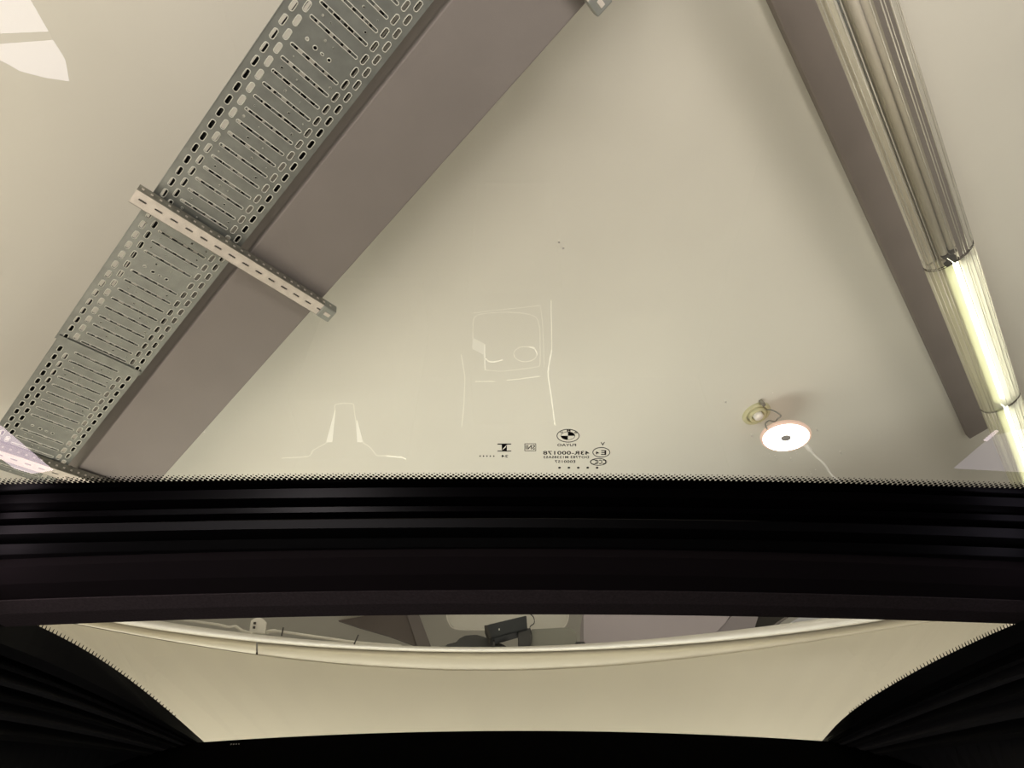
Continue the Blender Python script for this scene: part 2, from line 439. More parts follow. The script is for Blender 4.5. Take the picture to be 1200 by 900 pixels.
# ================= TUBE LIGHT ROW =================
DF = 1.5
FB1, FB0 = -.419*DF, -.5285*DF
FW = FB1-FB0
def make_fixture(a0, a1, lit, label):
    t = thing('tube_light', label, 'ceiling light', frame(d2, g2, 0, 0, DF), 'row of tube light fittings at right')
    fy = lambda u: FB1-u*FW
    L0, L1 = a0+.004, a1-.004
    box('housing', M['refl'], t, L0, L1, fy(.72), fy(.10), .045, .085, bev=.003)
    bm = bmesh.new()
    for u0, u1 in ((.26, .30), (.43, .455), (.60, .62)): bx(bm, L0, L1, fy(u1), fy(u0), .041, .046)
    obj('housing_groove', bm, M['dark'] if not lit else M['refl'], t)
    bm = bmesh.new(); bx(bm, L0, L1, fy(.41), fy(.32), .030, .045, bev=.003); obj('centre_strip', bm, M['refl'], t)
    for u, r, mm in ((.40, .012, 'tubeon'), (.55, .0085, 'tubeon2')):
        bm = bmesh.new(); tube(bm, [(L0+.03, fy(u), .026), (L1-.03, fy(u), .026)], r, 16)
        obj('tube', bm, M[mm] if lit else M['tubeoff'], t, True)
        for xe in (L0+.012, L1-.024):
            box('tube_socket', M['dark'], t, xe, xe+.012, fy(u)-.010, fy(u)+.010, .012, .045, bev=.002)
    # cover: shallow half round of clear plastic
    bm = bmesh.new(); sec = []
    for k in range(25):
        th = math.pi*k/24; sec.append((fy(.5-.5*math.cos(th)), .045-.050*math.sin(th)**.75))
    loft(bm, [[Vector((x, y, z)) for x in (L0, L1)] for y, z in sec])
    obj('cover', bm, M['coverlit' if lit else 'cover'], t, True)
    for u, wd in ((.015, .0016), (.06, .0012), (.13, .0022), (.19, .0014), (.52, .0016), (.66, .0018), (.71, .0012), (.80, .0025), (.90, .0014), (.985, .0018)):
        th = math.acos(1-2*u); y = fy(u); z = .045-.050*math.sin(th)**.75
        bm = bmesh.new(); tube(bm, [(L0, y, z), (L1, y, z)], wd, 8)
        obj('cover_rib', bm, M['rib'], t, True)
    for xe in (L0, L1):
        obj('end_rim', tube(bmesh.new(), [(xe, y, z) for y, z in sec], .0013, 6), M['dark'], t, True)
    return t
make_fixture(.40*DF, 1.312*DF, False, 'unlit tube light fitting with clear ribbed cover at top right')
make_fixture(1.312*DF, 2.025*DF, True, 'lit tube light fitting between the unlit one and the last lit one')
make_fixture(2.025*DF, 2.74*DF, True, 'lit tube light fitting lowest in the row at right edge')

# ================= ROUND LED LAMP AND SOCKET =================
P = at_n(920.5, 511, 1.70)
rv = (P-CAM).normalized(); rr_ = Vector((1, 0, 0)); uu_ = rr_.cross(rv).normalized(); rr_ = rv.cross(uu_)
mm_ = rr_*math.sin(math.radians(10)) - uu_*math.cos(math.radians(10))
ph = math.acos(.60); zz_ = -(mm_*math.sin(ph) - rv*math.cos(ph)).normalized()
xx_ = (d2 - zz_*d2.dot(zz_)).normalized(); yy_ = zz_.cross(xx_)
Ml = Matrix.Identity(4)
for i, v in enumerate((xx_, yy_, zz_)):
    for k in range(3): Ml[k][i] = v[k]
Ml.translation = P
rad = 27.5*(P-CAM).dot(Vector((0, c_, s_)))/FPX
t = thing('round_led_lamp', 'round white glowing lamp disc with pinkish rim hanging by its hook', 'lamp', Ml)
obj('lamp_face', cyl(bmesh.new(), rad*.90, rad*.93, -.012, -.008), M['lamp'], t)
bm = lathe(bmesh.new(), [(rad*.90, -.009), (rad*.95, -.013), (rad, -.008), (rad*1.02, .002), (rad*.96, .012), (rad*.5, .018), (.001, .019)])
obj('lamp_rim', bm, M['lamprim'], t, True)
obj('sensor', cyl(bmesh.new(), rad*.19, rad*.21, -.0145, -.0118, 24), M['lampdot'], t)
# hook bracket between the lamp and the socket
q = [at_n(x, y, D) for x, y, D in ((899, 503, 1.70), (897, 497, 1.73), (901, 493, 1.755), (908, 494, 1.755), (911, 491, 1.75), (915, 487, 1.76), (906, 481, 1.80), (899, 480, 1.83))]
Mi = Ml.inverted()
obj('hook', tube(bmesh.new(), [Mi@p for p in smooth_pts(q)], .0035, 8), M['zinc'], t, True)
P2 = at_n(886, 484, DC); Ms = frame(d2, g2, 0, 0, 0); Ms.translation = P2
t2 = thing('ceiling_socket', 'ivory ringed ceiling socket beside the round glowing lamp', 'socket', Ms)
k = 1.0/700*(P2-CAM).dot(Vector((0, c_, s_)))
obj('base_ring', lathe(bmesh.new(), [(17*k, 0), (16.5*k, -.012), (15*k, -.016), (13*k, -.014), (12*k, -.006)], 36), M['ivory'], t2, True)
obj('inner_ring', lathe(bmesh.new(), [(11*k, 0), (10.5*k, -.02), (8.5*k, -.024), (7*k, -.018), (6.5*k, 0)], 36), M['ivory'], t2, True)
obj('socket_core', lathe(bmesh.new(), [(6*k, 0), (5.5*k, -.03), (4*k, -.036), (.0005, -.036)], 24), M['white'], t2, True)
Mi2 = Ms.inverted()
c = Mi2@at_n(894, 473, DC-.02)
obj('clip', bx(bmesh.new(), c.x-.012, c.x+.012, c.y-.009, c.y+.009, -.03, 0, bev=.002), M['strutside'], t2)
# white cable hanging from the lamp
q = [at_n(x, y, D) for x, y, D in ((943, 520, 1.69), (947, 525, 1.69), (955, 534, 1.68), (966, 544, 1.67), (974, 556, 1.66), (985, 565, 1.66), (1002, 578, 1.66), (1040, 600, 1.66))]
t3 = thing('lamp_cable', 'thin white cable with plug running from the round lamp towards lower right', 'cable', Matrix.Translation(q[0]))
Mi3 = Matrix.Translation(-q[0])
obj('cord', tube(bmesh.new(), [Mi3@p for p in smooth_pts(q[1:])], 0.0052, 8), M['white'], t3, True)
dd = q[2]-q[0]
obj('plug', tube(bmesh.new(), [Mi3@(q[0]+dd*s) for s in (0, .08, .5, .58)], [.006, .012, .012, .006], 10), M['white'], t3, True)

# ================= FRONT ROOF GLASS =================
rg = thing('roof_glass', 'large clear glass roof pane with black dotted edge and maker print', 'car roof glass', Matrix.Translation((0, 0, Z0+GZ)))
EDGE = [(-300, 571), (0, 566.5), (150, 563.5), (300, 561.5), (450, 560.5), (600, 560), (750, 561), (900, 563.5), (1050, 567), (1200, 572), (1500, 582)]
EX = [-200+20*i for i in range(81)]
edge_y = curve_y(EDGE, EX, 4)
edge = [at_z(x, y, GZ) for x, y in zip(EX, edge_y)]
edge = [p for p in edge if abs(p.x) <= .74]
off = Vector((0, 0, -(Z0+GZ)))
bm = bmesh.new()
loft(bm, [[p+off+Vector((0, .06, 0)) for p in edge], [Vector((p.x, -.75, 0)) for p in edge]])
obj('glass_pane', bm, M['glass'], rg)
bm = bmesh.new()
loft(bm, [[p+off+Vector((0, 0, -.0012)) for p in edge], [p+off+Vector((0, .065, -.0012)) for p in edge]])
o = obj('enamel_band', bm, M['black'], rg)
# dot rows
bm = bmesh.new()
def dotdisc(bm, c, r, ry=None, n=6, z=-.0012):
    ry = ry or r
    vs = [bm.verts.new((c.x+r*math.cos(k*2*math.pi/n), c.y+ry*math.sin(k*2*math.pi/n), z)) for k in range(n)]
    bm.faces.new(vs)
ex = np.array([p.x for p in edge]); ey = np.array([p.y for p in edge])
pitch = 6.25*.00100
i = 0; x = -.70
while x < .70:
    y = float(np.interp(x, ex, ey))
    dotdisc(bm, Vector((x, y-.0010, 0)), .0024, .0024)
    dotdisc(bm, Vector((x+pitch/2, y-.0042, 0)), .0021)
    dotdisc(bm, Vector((x, y-.0072, 0)), .0015)
    dotdisc(bm, Vector((x+pitch/2, y-.0100, 0)), .0009)
    x += pitch
stuff(obj('dot_pattern', bm, M['black'], rg))
# ---- print
def quad_map(cx, cy, wpx, hpx):
    p = at_z(cx, cy, GZ)+off; r = at_z(cx+wpx/2, cy, GZ)+off-p; u = at_z(cx, cy-hpx/2, GZ)+off-p
    return p, r, u
def ptext(name, s, cx, cy, wpx, hpx, mirror=True, slant=0):
    cu = bpy.data.curves.new('t', 'FONT'); cu.body = s; cu.extrude = 0; cu.space_character = 1.08; cu.resolution_u = 3; cu.offset = .022
    ob = bpy.data.objects.new('t', cu); COL.objects.link(ob)
    dg = bpy.context.evaluated_depsgraph_get(); me = bpy.data.meshes.new_from_object(ob.evaluated_get(dg))
    COL.objects.unlink(ob); bpy.data.objects.remove(ob)
    xs = [v.co.x for v in me.vertices]; ys = [v.co.y for v in me.vertices]
    x0, x1, y0, y1 = min(xs), max(xs), min(ys), max(ys)
    p, r, u = quad_map(cx, cy, wpx, hpx)
    for v in me.vertices:
        a = (v.co.x-(x0+x1)/2)/((x1-x0)/2); b = (v.co.y-(y0+y1)/2)/((y1-y0)/2)
        if mirror: a = -a
        q = p+r*a+u*b; v.co = (q.x, q.y, -.0014)
    me.materials.append(M['ink'])
    return link(bpy.data.objects.new(name, me), rg)
def ring_px(bm, cx, cy, rx, ry, wd, n=32, z=-.0014):
    p, r, u = quad_map(cx, cy, rx*2, ry*2)
    A = []; B = []
    for k in range(n):
        a = k*2*math.pi/n
        for L, sx, sy in ((A, 1, 1), (B, 1-wd/rx, 1-wd/ry)):
            q = p+r*math.cos(a)*sx+u*math.sin(a)*sy; L.append(bm.verts.new((q.x, q.y, z)))
    for k in range(n): bm.faces.new((A[k], A[(k+1) % n], B[(k+1) % n], B[k]))
def wedge_px(bm, cx, cy, rx, ry, a0, a1, n=10):
    p, r, u = quad_map(cx, cy, rx*2, ry*2)
    vs = [bm.verts.new((p.x, p.y, -.0014))]
    for k in range(n+1):
        a = a0+(a1-a0)*k/n; q = p+r*math.cos(a)+u*math.sin(a); vs.append(bm.verts.new((q.x, q.y, -.0014)))
    bm.faces.new(vs)
def poly_px(bm, pts):
    vs = []
    for x, y in pts: q = at_z(x, y, GZ)+off; vs.append(bm.verts.new((q.x, q.y, -.0014)))
    bm.faces.new(vs)
bm = bmesh.new()
ring_px(bm, 665.6, 509.6, 13.4, 8.0, .9); ring_px(bm, 665.4, 509.6, 8.4, 4.9, .5)
wedge_px(bm, 665.4, 509.6, 8.2, 4.7, 0, math.pi/2); wedge_px(bm, 665.4, 509.6, 8.2, 4.7, math.pi, 1.5*math.pi)
obj('roundel', bm, M['ink'], rg)
ptext('roundel_letter', 'M', 666.3, 503.4, 4.2, 2.6)
ptext('roundel_letter', 'B', 674.6, 505.6, 3.4, 2.4); ptext('roundel_letter', 'W', 657.8, 505.6, 4.2, 2.4)
ptext('print_line', 'FUYAO', 664, 520.4, 22, 3.2)
ptext('print_line', '43R-000178', 663.5, 529.6, 54, 4.4)
ptext('print_line', 'DOT783 M1238SAS3', 663.5, 534.6, 53, 3.0)
ptext('print_line', 'E000157', 662, 539.8, 24, 3.2)
ptext('print_line', 'V', 706.2, 519, 5, 4)
ptext('print_line', 'E', 707.2, 529.2, 6, 5.6); ptext('print_line', '4', 700, 529.6, 4.4, 3.4)
bm = bmesh.new(); ring_px(bm, 704.5, 529, 10.4, 6.1, .9); obj('approval_ring', bm, M['ink'], rg)
bm = bmesh.new(); ring_px(bm, 701.2, 540.2, 10, 4.4, .8)
ring_px(bm, 695.6, 540.2, 3.9, 3.0, .8, 20)
obj('approval_ring', bm, M['ink'], rg)
for xx in (699.2, 703.6, 708): ptext('print_line', 'C', xx, 540.2, 4.0, 5.2)
bm = bmesh.new()
for k in range(5): wedge_px(bm, 655.6+11*k, 547, 1.7, 1.2, 0, 2*math.pi*.99, 8)
for k in range(5): wedge_px(bm, 562.7+4*k, 533.4, .9, .9, 0, 2*math.pi*.99, 8)
obj('print_dots', bm, M['ink'], rg)
bm = bmesh.new()
poly_px(bm, [(583, 518.7), (599, 518.7), (599, 519.9), (583, 519.9)]); poly_px(bm, [(583, 527), (599, 527), (599, 528), (583, 528)])
poly_px(bm, [(588, 519.9), (594, 519.9), (589.6, 524.6), (588, 527)]); poly_px(bm, [(594, 519.9), (594, 527), (588, 527), (592.4, 523.4)])
obj('pillar_symbol', bm, M['ink'], rg)
ptext('print_line', '24', 591.5, 533.4, 8, 3)
ptext('print_line', 'SNI', 621.5, 523, 11, 5.4)
bm = bmesh.new()
for x0, x1, y0, y1 in ((614.6, 628.2, 518.6, 519.3), (614.6, 628.2, 526.8, 527.5), (614.6, 615.3, 518.6, 527.5), (627.5, 628.2, 518.6, 527.5)):
    poly_px(bm, [(x0, y0), (x1, y0), (x1, y1), (x0, y1)])
obj('print_box', bm, M['ink'], rg)
# dust specks on the pane
bm = bmesh.new()
for x, y in ((905, 459), (850, 470), (957, 503), (902, 533), (909, 535), (933, 530), (927, 538), (937, 559), (950, 554), (955, 549), (889, 494), (881, 510), (660, 290), (655, 283), (240, 505), (985, 530)):
    q = at_z(x, y, GZ)+off; dotdisc(bm, q, .0007+.0004*random.random(), None, 6, -.0016)
stuff(obj('dust_speck', bm, M['white'], rg))

# ================= CROSSMEMBER =================
def zc(knots, z, dy=0, dz=0):
    ys = curve_y(knots, EX, 4)
    return [p+Vector((0, dy, dz)) for p in (at_z(x, y, z) for x, y in zip(EX, ys))]
def shift(k, d): return [(x, y+d) for x, y in k]
def arc(yl, yc, yr): return [(-200, yl+(yl-yc)*.75), (0, yl), (300, yc+(yl-yc)*.27), (600, yc), (900, yc+(yr-yc)*.27), (1200, yr), (1400, yr+(yr-yc)*.75)]
cm = thing('roof_crossmember', 'dark curved roof cross beam between the two glass panes, lined in black', 'car roof beam', Matrix.Translation((0, .65, Z0+.4)))
CO = Vector((0, -.65, -(Z0+.4)))
def bar(name, m, sections, smooth=False):
    bm = bmesh.new(); closed_loft(bm, [[p+CO for p in cv] for cv in sections]); return obj(name, bm, m, cm, smooth)
bar('gloss_strip', M['gloss'], [zc(arc(580, 571, 584), .445), zc(arc(590, 582, 594), .436), zc(arc(600, 592, 603), .438), zc(arc(601, 593, 604), .438, 0, .012), zc(arc(580, 571, 584), .4488)])
bar('gloss_strip', M['gloss'], [zc(arc(601, 593, 604), .436), zc(arc(608, 599, 611), .431), zc(arc(616, 607, 620), .434), zc(arc(616, 607, 620), .434, 0, .012), zc(arc(601, 593, 604), .4488)])
bar('rubber_seal', M['seal'], [zc(arc(616, 608, 620), .428), zc(arc(626, 618, 631), .420), zc(arc(638, 630, 643), .424), zc(arc(638, 630, 643), .424, 0, .018), zc(arc(616, 608, 620), .4488)])
bar('rubber_seal', M['seal'], [zc(arc(638, 630, 643), .414), zc(arc(650, 641, 653), .408), zc(arc(665, 652, 668), .412), zc(arc(665, 652, 668), .412, 0, .03), zc(arc(638, 630, 643), .44)])
bar('headliner_edge', M['head2'], [zc(arc(665, 652, 668), .398), zc(arc(685, 673, 688), .388), zc(arc(705, 693, 705), .384), zc(arc(705, 693, 705), .384, 0, .05), zc(arc(665, 652, 668), .398, 0, .045)])
bar('headliner_band', M['head'], [zc(arc(704.5, 692.5, 704.5), .383), zc(arc(720, 707, 718), .379), zc(arc(735, 720, 731.5), .381), zc(arc(735, 720, 731.5), .381, .01, .055), zc(arc(704.5, 692.5, 704.5), .383, 0, .06)])

# ================= REAR PANE =================
rp = thing('rear_roof_glass', 'smaller rear glass pane below the dark cross beam', 'car roof glass', Matrix.Translation((0, .8, Z0+.4)))
RO = Vector((0, -.8, -(Z0+.4)))
XR = [-100+40*i for i in range(36)]
def rline(knots, yw, xs=XR):
    ys = curve_y(knots, xs, 4) if len(knots) > 4 else curve_y(knots, xs, len(knots)-1)
    return [at_y(x, y, yw) for x, y in zip(xs, ys)]
botk = [(200, 872), (240, 870), (400, 861), (600, 856), (800, 860), (960, 868), (1000, 871)]
A = [at_y(x, 712, .80) for x in range(0, 1201, 50)]
botx = [180+(1020-180)*i/24 for i in range(25)]
B = [at_y(x, y+6, 1.15) for x, y in zip(botx, curve_y(botk, botx, 2))]
bm = bmesh.new(); loft(bm, [[p+RO for p in A], [p+RO for p in B]])
obj('glass_pane', bm, M['glass2'], rp)
# lower sill
sill = thing('rear_sill', 'black sill along the lower edge of the rear glass pane', 'car trim', Matrix.Translation((0, 1.15, Z0+.36)))
SO = Vector((0, -1.15, -(Z0+.36)))
bx_ = [120+(1080-120)*i/32 for i in range(33)]
by_ = curve_y(botk, bx_, 2)
bm = bmesh.new()
cvs = [[at_y(x, y, 1.15) for x, y in zip(bx_, by_)], [at_y(x, y+8, 1.12) for x, y in zip(bx_, by_)], [at_y(x, y+30, 1.06) for x, y in zip(bx_, by_)], [at_y(x, y+80, .98) for x, y in zip(bx_, by_)]]
cvs += [[p+Vector((0, .12, -.03)) for p in cvs[3]], [p+Vector((0, .03, 0)) for p in cvs[0]]]
closed_loft(bm, [[p+SO for p in cv] for cv in cvs]); obj('sill_moulding', bm, M['blackm'], sill, False)
bm = bmesh.new()
for xx in (272, 275, 278, 281): 
    p = at_y(xx, 873.5, 1.135)+SO; bx(bm, p.x-.0008, p.x+.0008, p.y-.006, p.y-.005, p.z-.001, p.z+.001)
obj('tiny_print', bm, M['grey'], sill)
# side trims: folded layers fanning from the rear corners
def side_trim(sgn, label):
    mx = (lambda x: x) if sgn < 0 else (lambda x: 1200-x)
    def pt(x, y, t): 
        r = ray(mx(x), y); return CAM + r*t
    # far point (near rear corner) to near point (frame edge and beyond), depth t from far to near
    far_t, near_t = 1.05, .70
    edge_px = [(243, 873), (200, 835), (150, 795), (100, 762), (44, 733), (0, 716), (-60, 700), (-140, 680)] if sgn < 0 else [(238, 870), (213, 843), (175, 815), (120, 783), (70, 758), (24, 737), (-30, 716), (-140, 680)]
    n = len(edge_px)
    if sgn < 0: ends = [(-140, 690), (-140, 722), (-140, 742), (-140, 770), (-140, 795), (-140, 826), (-140, 860), (-140, 980)]
    else: ends = [(-140, 686), (-140, 700), (-140, 722), (-140, 748), (-140, 780), (-140, 815), (-140, 850), (-140, 980)]
    corner = [(243, 873), (241, 876), (239, 879), (237, 882), (234, 886), (230, 889), (226, 893), (190, 925)]
    t = thing('side_trim', label, 'car trim', Matrix.Translation(pt(243, 873, far_t)), 'layered side trims')
    TO = -pt(243, 873, far_t)
    prev = edge_px
    lines = [edge_px]
    for (ex_, ey_), (cx, cy) in zip(ends, corner):
        pts = []
        for i in range(n):
            s = i/(n-1); 
            bow = (math.sin(s*math.pi))*(16 if sgn < 0 else 8)*(1-len(lines)/12)
            pts.append((cx+(ex_-cx)*s, cy+(ey_-cy)*s - bow))
        lines.append(pts)
    lines = [lines[0]] + lines[2:]
    for li in range(len(lines)-1):
        a, b = lines[li], lines[li+1]
        mmid = [((p[0]+q[0])/2, (p[1]+q[1])/2) for p, q in zip(a, b)]
        def curve(L, dt): 
            return [pt(x, y, far_t+(near_t-far_t)*(i/(n-1))**.9+dt*(.3+i/(n-1)))+TO for i, (x, y) in enumerate(L)]
        b_ = [(x, y+1.2) for x, y in b]
        q1 = [(p[0]*.25+q[0]*.75, p[1]*.25+q[1]*.75) for p, q in zip(a, b)]
        bm = bmesh.new()
        cs = [smooth_pts(curve(a, 0.012), 4), smooth_pts(curve(mmid, -.004), 4), smooth_pts(curve(q1, -.012), 4), smooth_pts(curve(b_, -.010), 4), smooth_pts(curve(b_, .02), 4), smooth_pts(curve(a, .02), 4)]
        closed_loft(bm, cs)
        obj('trim_fold', bm, M['pillar2'] if li in (2, 4) else M['pillar'], t)
    # toothed enamel edge
    bm = bmesh.new()
    ep = smooth_pts([Vector((x, y, 0)) for x, y in edge_px], 40)
    acc = 0
    for a, b in zip(ep[:-1], ep[1:]):
        acc += (b-a).length
        if acc > 3.3:
            acc = 0
            if b.x > 205 or b.x < 0: continue
            s = 0
            d = (b-a).normalized(); nn = Vector((-d.y, d.x, 0)); 
            if nn.y > 0: nn = -nn
            i = min(range(n), key=lambda i: abs(edge_px[i][0]-b.x)); tt = far_t+(near_t-far_t)*(max(0, (243-b.x)/383))**.9+.010
            L = 2.0+2.6*min(1, (205-b.x)/100)
            Pq = [b-d*.95-nn*2, b+d*.95-nn*2, b+d*.35+nn*L, b-d*.35+nn*L]
            A_ = [bm.verts.new(pt(p.x, p.y, tt)+TO) for p in Pq]; B_ = [bm.verts.new(pt(p.x, p.y, tt+.002)+TO) for p in Pq]
            bm.faces.new(A_); bm.faces.new(B_[::-1])
            for k in range(4): bm.faces.new((A_[k], B_[k], B_[(k+1) % 4], A_[(k+1) % 4]))
    stuff(obj('toothed_edge', bm, M['black'], t))
side_trim(-1, 'black layered side trim fanning out left of the rear glass')
side_trim(1, 'black layered side trim fanning out right of the rear glass')

# ================= THINGS ON AND BEHIND THE LEDGE =================
def pxthing(name, label, cat, px, py, y, group=None):
    p = at_y(px, py, y); return thing(name, label, cat, Matrix.Translation(p), group), -p
def pp(name, m, par, off, poly, y, depth, bev=0):
    bm = bmesh.new(); prism_pts(bm, [at_y(a, b, y)+off for a, b in poly], Vector((0, depth, 0)))
    if bev: bmesh.ops.bevel(bm, geom=list(bm.edges), offset=bev, segments=2, affect='EDGES')
    return obj(name, bm, m, par)
t, of = pxthing('security_camera', 'black box camera on a post behind the curved white rim', 'camera', 612, 757, 2.80)
pp('camera_body', M['cctv'], t, of, [(568, 733.5), (573, 731.5), (617, 721), (618, 737), (578, 748), (573, 747.5)], 2.80, .07, .003)
pp('lens_hood', M['dark'], t, of, [(567.5, 733), (570.5, 732.5), (576, 747.5), (573.5, 748.5)], 2.79, .08)
pp('status_light', M['white'], t, of, [(584.4, 736.5), (585.6, 736.5), (585.6, 738.5), (584.4, 738.5)], 2.795, .003)
pp('post', M['dgrey'], t, of, [(607, 736), (622, 736), (621.5, 759), (607, 759)], 2.81, .05, .002)
pp('arm', M['dgrey'], t, of, [(577, 746), (580, 746), (580, 758), (577, 758)], 2.82, .01)
bm = bmesh.new(); tube(bm, [p+of for p in smooth_pts([at_y(x, y, 2.79) for x, y in ((619, 718), (625, 723), (626, 730), (621, 735), (623, 744), (622, 754), (620, 757))])], .0025, 6)
obj('camera_cable', bm, M['dgrey'], t, True)
t, of = pxthing('grey_box', 'rounded pale grey box standing right of the black box camera', 'box', 650, 758, 2.84)
pp('box_body', M['grey'], t, of, [(622, 760), (622, 737), (660, 735), (669, 735.5), (674, 739), (676, 745), (677, 760)], 2.84, .08, .004)
pp('box_foot', M['dgrey'], t, of, [(672, 760), (675, 752), (684, 752), (690, 757), (691, 760)], 2.83, .05)
t, of = pxthing('dark_cover', 'dark rounded cover left of the black box camera, partly behind it', 'cover', 555, 760, 2.9)
pp('cover_body', M['dgrey'], t, of, [(520, 762), (523, 755), (535, 752), (538, 748), (545, 744.5), (558, 743.5), (568, 746), (575, 750), (590, 755), (600, 762)], 2.9, .08, .003)
pp('rear_box', M['grey'], t, of, [(500, 762), (515, 757), (540, 754), (540, 762)], 2.95, .04)
t, of = pxthing('rounded_panel', 'beige rounded panel with pale rim above the black box camera', 'panel', 593, 738, 3.1)
pp('panel', M['ceil'], t, of, [(526, 715), (524, 724), (529, 733), (535, 737.5), (655, 737.5), (663, 733), (665, 724), (664, 715)], 3.1, .02)
bm = bmesh.new(); tube(bm, [p+of for p in smooth_pts([at_y(x, y, 3.08) for x, y in ((524, 712), (523.5, 722), (526, 730), (533, 737), (560, 738.5), (640, 738), (659, 736), (665, 728), (666, 720), (665, 712))], 4)], .004, 6)
obj('panel_rim', bm, M['bead'], t, True)
t, of = pxthing('boxed_duct', 'lilac white boxed duct right of the grey box, high behind rim', 'duct', 790, 740, 3.2)
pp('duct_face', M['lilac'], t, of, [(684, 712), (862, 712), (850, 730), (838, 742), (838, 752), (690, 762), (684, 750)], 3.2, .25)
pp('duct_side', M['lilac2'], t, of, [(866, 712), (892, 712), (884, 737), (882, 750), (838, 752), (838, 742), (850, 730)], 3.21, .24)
t, of = pxthing('metal_bracket', 'dark thin metal bracket behind the rim right of lilac duct', 'bracket', 910, 735, 3.0)
bm = bmesh.new(); tube(bm, [at_y(x, y, 3.0)+of for x, y in ((903, 737), (912, 730), (924, 722), (932, 716))], .006, 6); obj('bar', bm, M['beam'], t, True)
pp('dark_plate', M['dark'], t, of, [(890, 712), (935, 712), (910, 732), (900, 740), (884, 742)], 3.3, .04)
t, of = pxthing('far_beam', 'dark sloping beam far behind the rim left of the box camera', 'beam', 450, 740, 3.6)
pp('beam_face', M['beam2'], t, of, [(360, 712), (477, 712), (489, 750), (488, 757), (455, 745), (420, 735), (378, 721)], 3.3, .015)
pp('beam_edge', M['beam'], t, of, [(474, 712), (488, 712), (505, 757), (489, 757)], 3.28, .04)
t, of = pxthing('wall_bracket', 'small white perforated bracket standing on the rim at left', 'bracket', 302, 742, 2.62)
pp('bracket_plate', M['bead'], t, of, [(292, 741), (294, 727), (302, 723), (308, 725), (312, 729), (310, 742)], 2.62, .012, .001)
for i_, (x, y) in enumerate(((298.5, 730), (297.6, 735))): pp('hole', M['dark'], t, of, [(x-1.4, y-1.2), (x+1.4, y-1.2), (x+1.2, y+1.2), (x-1.6, y+1.2)], 2.615, .004)
t, of = pxthing('white_conduit', 'white conduit pipe running along the rim at left of the bracket', 'pipe', 250, 732, 2.6)
bm = bmesh.new(); tube(bm, [p+of for p in smooth_pts([at_y(x, y, 2.6) for x, y in ((190, 724), (225, 728), (255, 732), (268, 735), (276, 734), (284, 739), (296, 742))])], .006, 8); obj('pipe', bm, M['bead'], t, True)
t, of = pxthing('long_conduit', 'white conduit pipe running right from the small perforated bracket', 'pipe', 315, 741, 2.66)
bm = bmesh.new(); tube(bm, [p+of for p in smooth_pts([at_y(x, y, 2.66) for x, y in ((312, 741), (322, 739.5), (345, 742.5), (380, 747.5), (420, 753), (470, 757))])], [.009]*7+[.006]*24, 8); obj('pipe', bm, M['bead'], t, True)
for x0, y0, x1, y1, lab in ((330, 745, 332, 735.5, 'thin dark wire pin on the rim near the perforated bracket'), (415, 755, 420, 744, 'thin dark wire pin on the rim between bracket and far beam')):
    t, of = pxthing('wire_pin', lab, 'pin', x0, y0, 2.6, 'wire pins')
    bm = bmesh.new(); tube(bm, [at_y(x0, y0, 2.6)+of, at_y(x1, y1, 2.6)+of], .003, 6); obj('pin', bm, M['dark'], t)

# ================= CABIN BELOW (seen only as faint reflections in the glass) =================
cb = thing('car_cabin', 'dark car cabin around and below the glass roof', 'car interior', Matrix.Translation((0, .2, .1)))
o_ = Vector((0, -.2, -.1))
def cbx(name, x0, x1, y0, y1, z0, z1): return box(name, M['cabin'], cb, x0, x1, y0-.2, y1-.2, z0-.1, z1-.1)
cbx('cabin_floor', -.85, .85, -.95, 1.75, .08, .12)
cbx('door_panel', -.85, -.80, -.95, 1.3, .12, Z0+.43); cbx('door_panel', .80, .85, -.95, 1.3, .12, Z0+.43); cbx('side_panel', -.85, -.80, 1.3, 1.75, .12, Z0+.05); cbx('side_panel', .80, .85, 1.3, 1.75, .12, Z0+.05)
cbx('outer_roof_skin', -.85, .85, .64, .82, Z0+.4495, Z0+.462)  # unseen cover, added to stop light leaking above the cross beam
cbx('rear_panel', -.80, .80, -.95, -.90, .12, Z0+.43); cbx('tail_panel', -.80, .80, 1.7, 1.75, .12, Z0+.05); cbx('parcel_deck', -.85, .85, 1.25, 1.75, Z0+.05, Z0+.09)
cbx('roof_rail', -.85, -.735, -.95, .8, Z0+.43, Z0+.48); cbx('roof_rail', .735, .85, -.95, .8, Z0+.43, Z0+.48)
cbx('roof_header', -.735, .735, -.95, -.74, Z0+.43, Z0+.48)
def strip(parent, of, px, zb, r, m, sc, ox, oy, name='glow_strip', sm=True, closed=False):
    pts = [refl(ox+x/sc, oy+y/sc, zb)+of for x, y in px]
    if sm and not closed: pts = smooth_pts(pts, 5)
    bm = bmesh.new(); tube(bm, pts, r, 6, closed); return obj(name, bm, M[m], parent, True)
CZ = -.35
p0 = refl(610, 410, CZ); cs = thing('center_console', 'car console with glow added to its thin trim lines, seen mirrored in roof glass', 'car console', Matrix.Translation((p0.x, p0.y, .13)))
of = -Vector((p0.x, p0.y, .13))
a = refl(545, 345, CZ); b = refl(650, 500, CZ)
obj('console_body', bx(bmesh.new(), a.x+of.x, b.x+of.x, a.y+of.y, b.y+of.y, 0, CZ+Z0-.13-.004, bev=.01), M['cabin'], cs)
Z = (5, 500, 330)
strip(cs, of, [(272,235),(285,205),(320,190),(400,182),(500,180),(590,190),(640,210),(658,250),(664,330),(664,480),(640,500),(540,515),(430,525),(340,517)], CZ, .0010, 'added_glow2', *Z)
strip(cs, of, [(272,235),(270,335),(300,350),(340,370)], CZ, .0012, 'added_glow2', *Z, sm=False)
strip(cs, of, [(340,370),(340,440),(342,517)], CZ, .0020, 'ambient', *Z, sm=False)
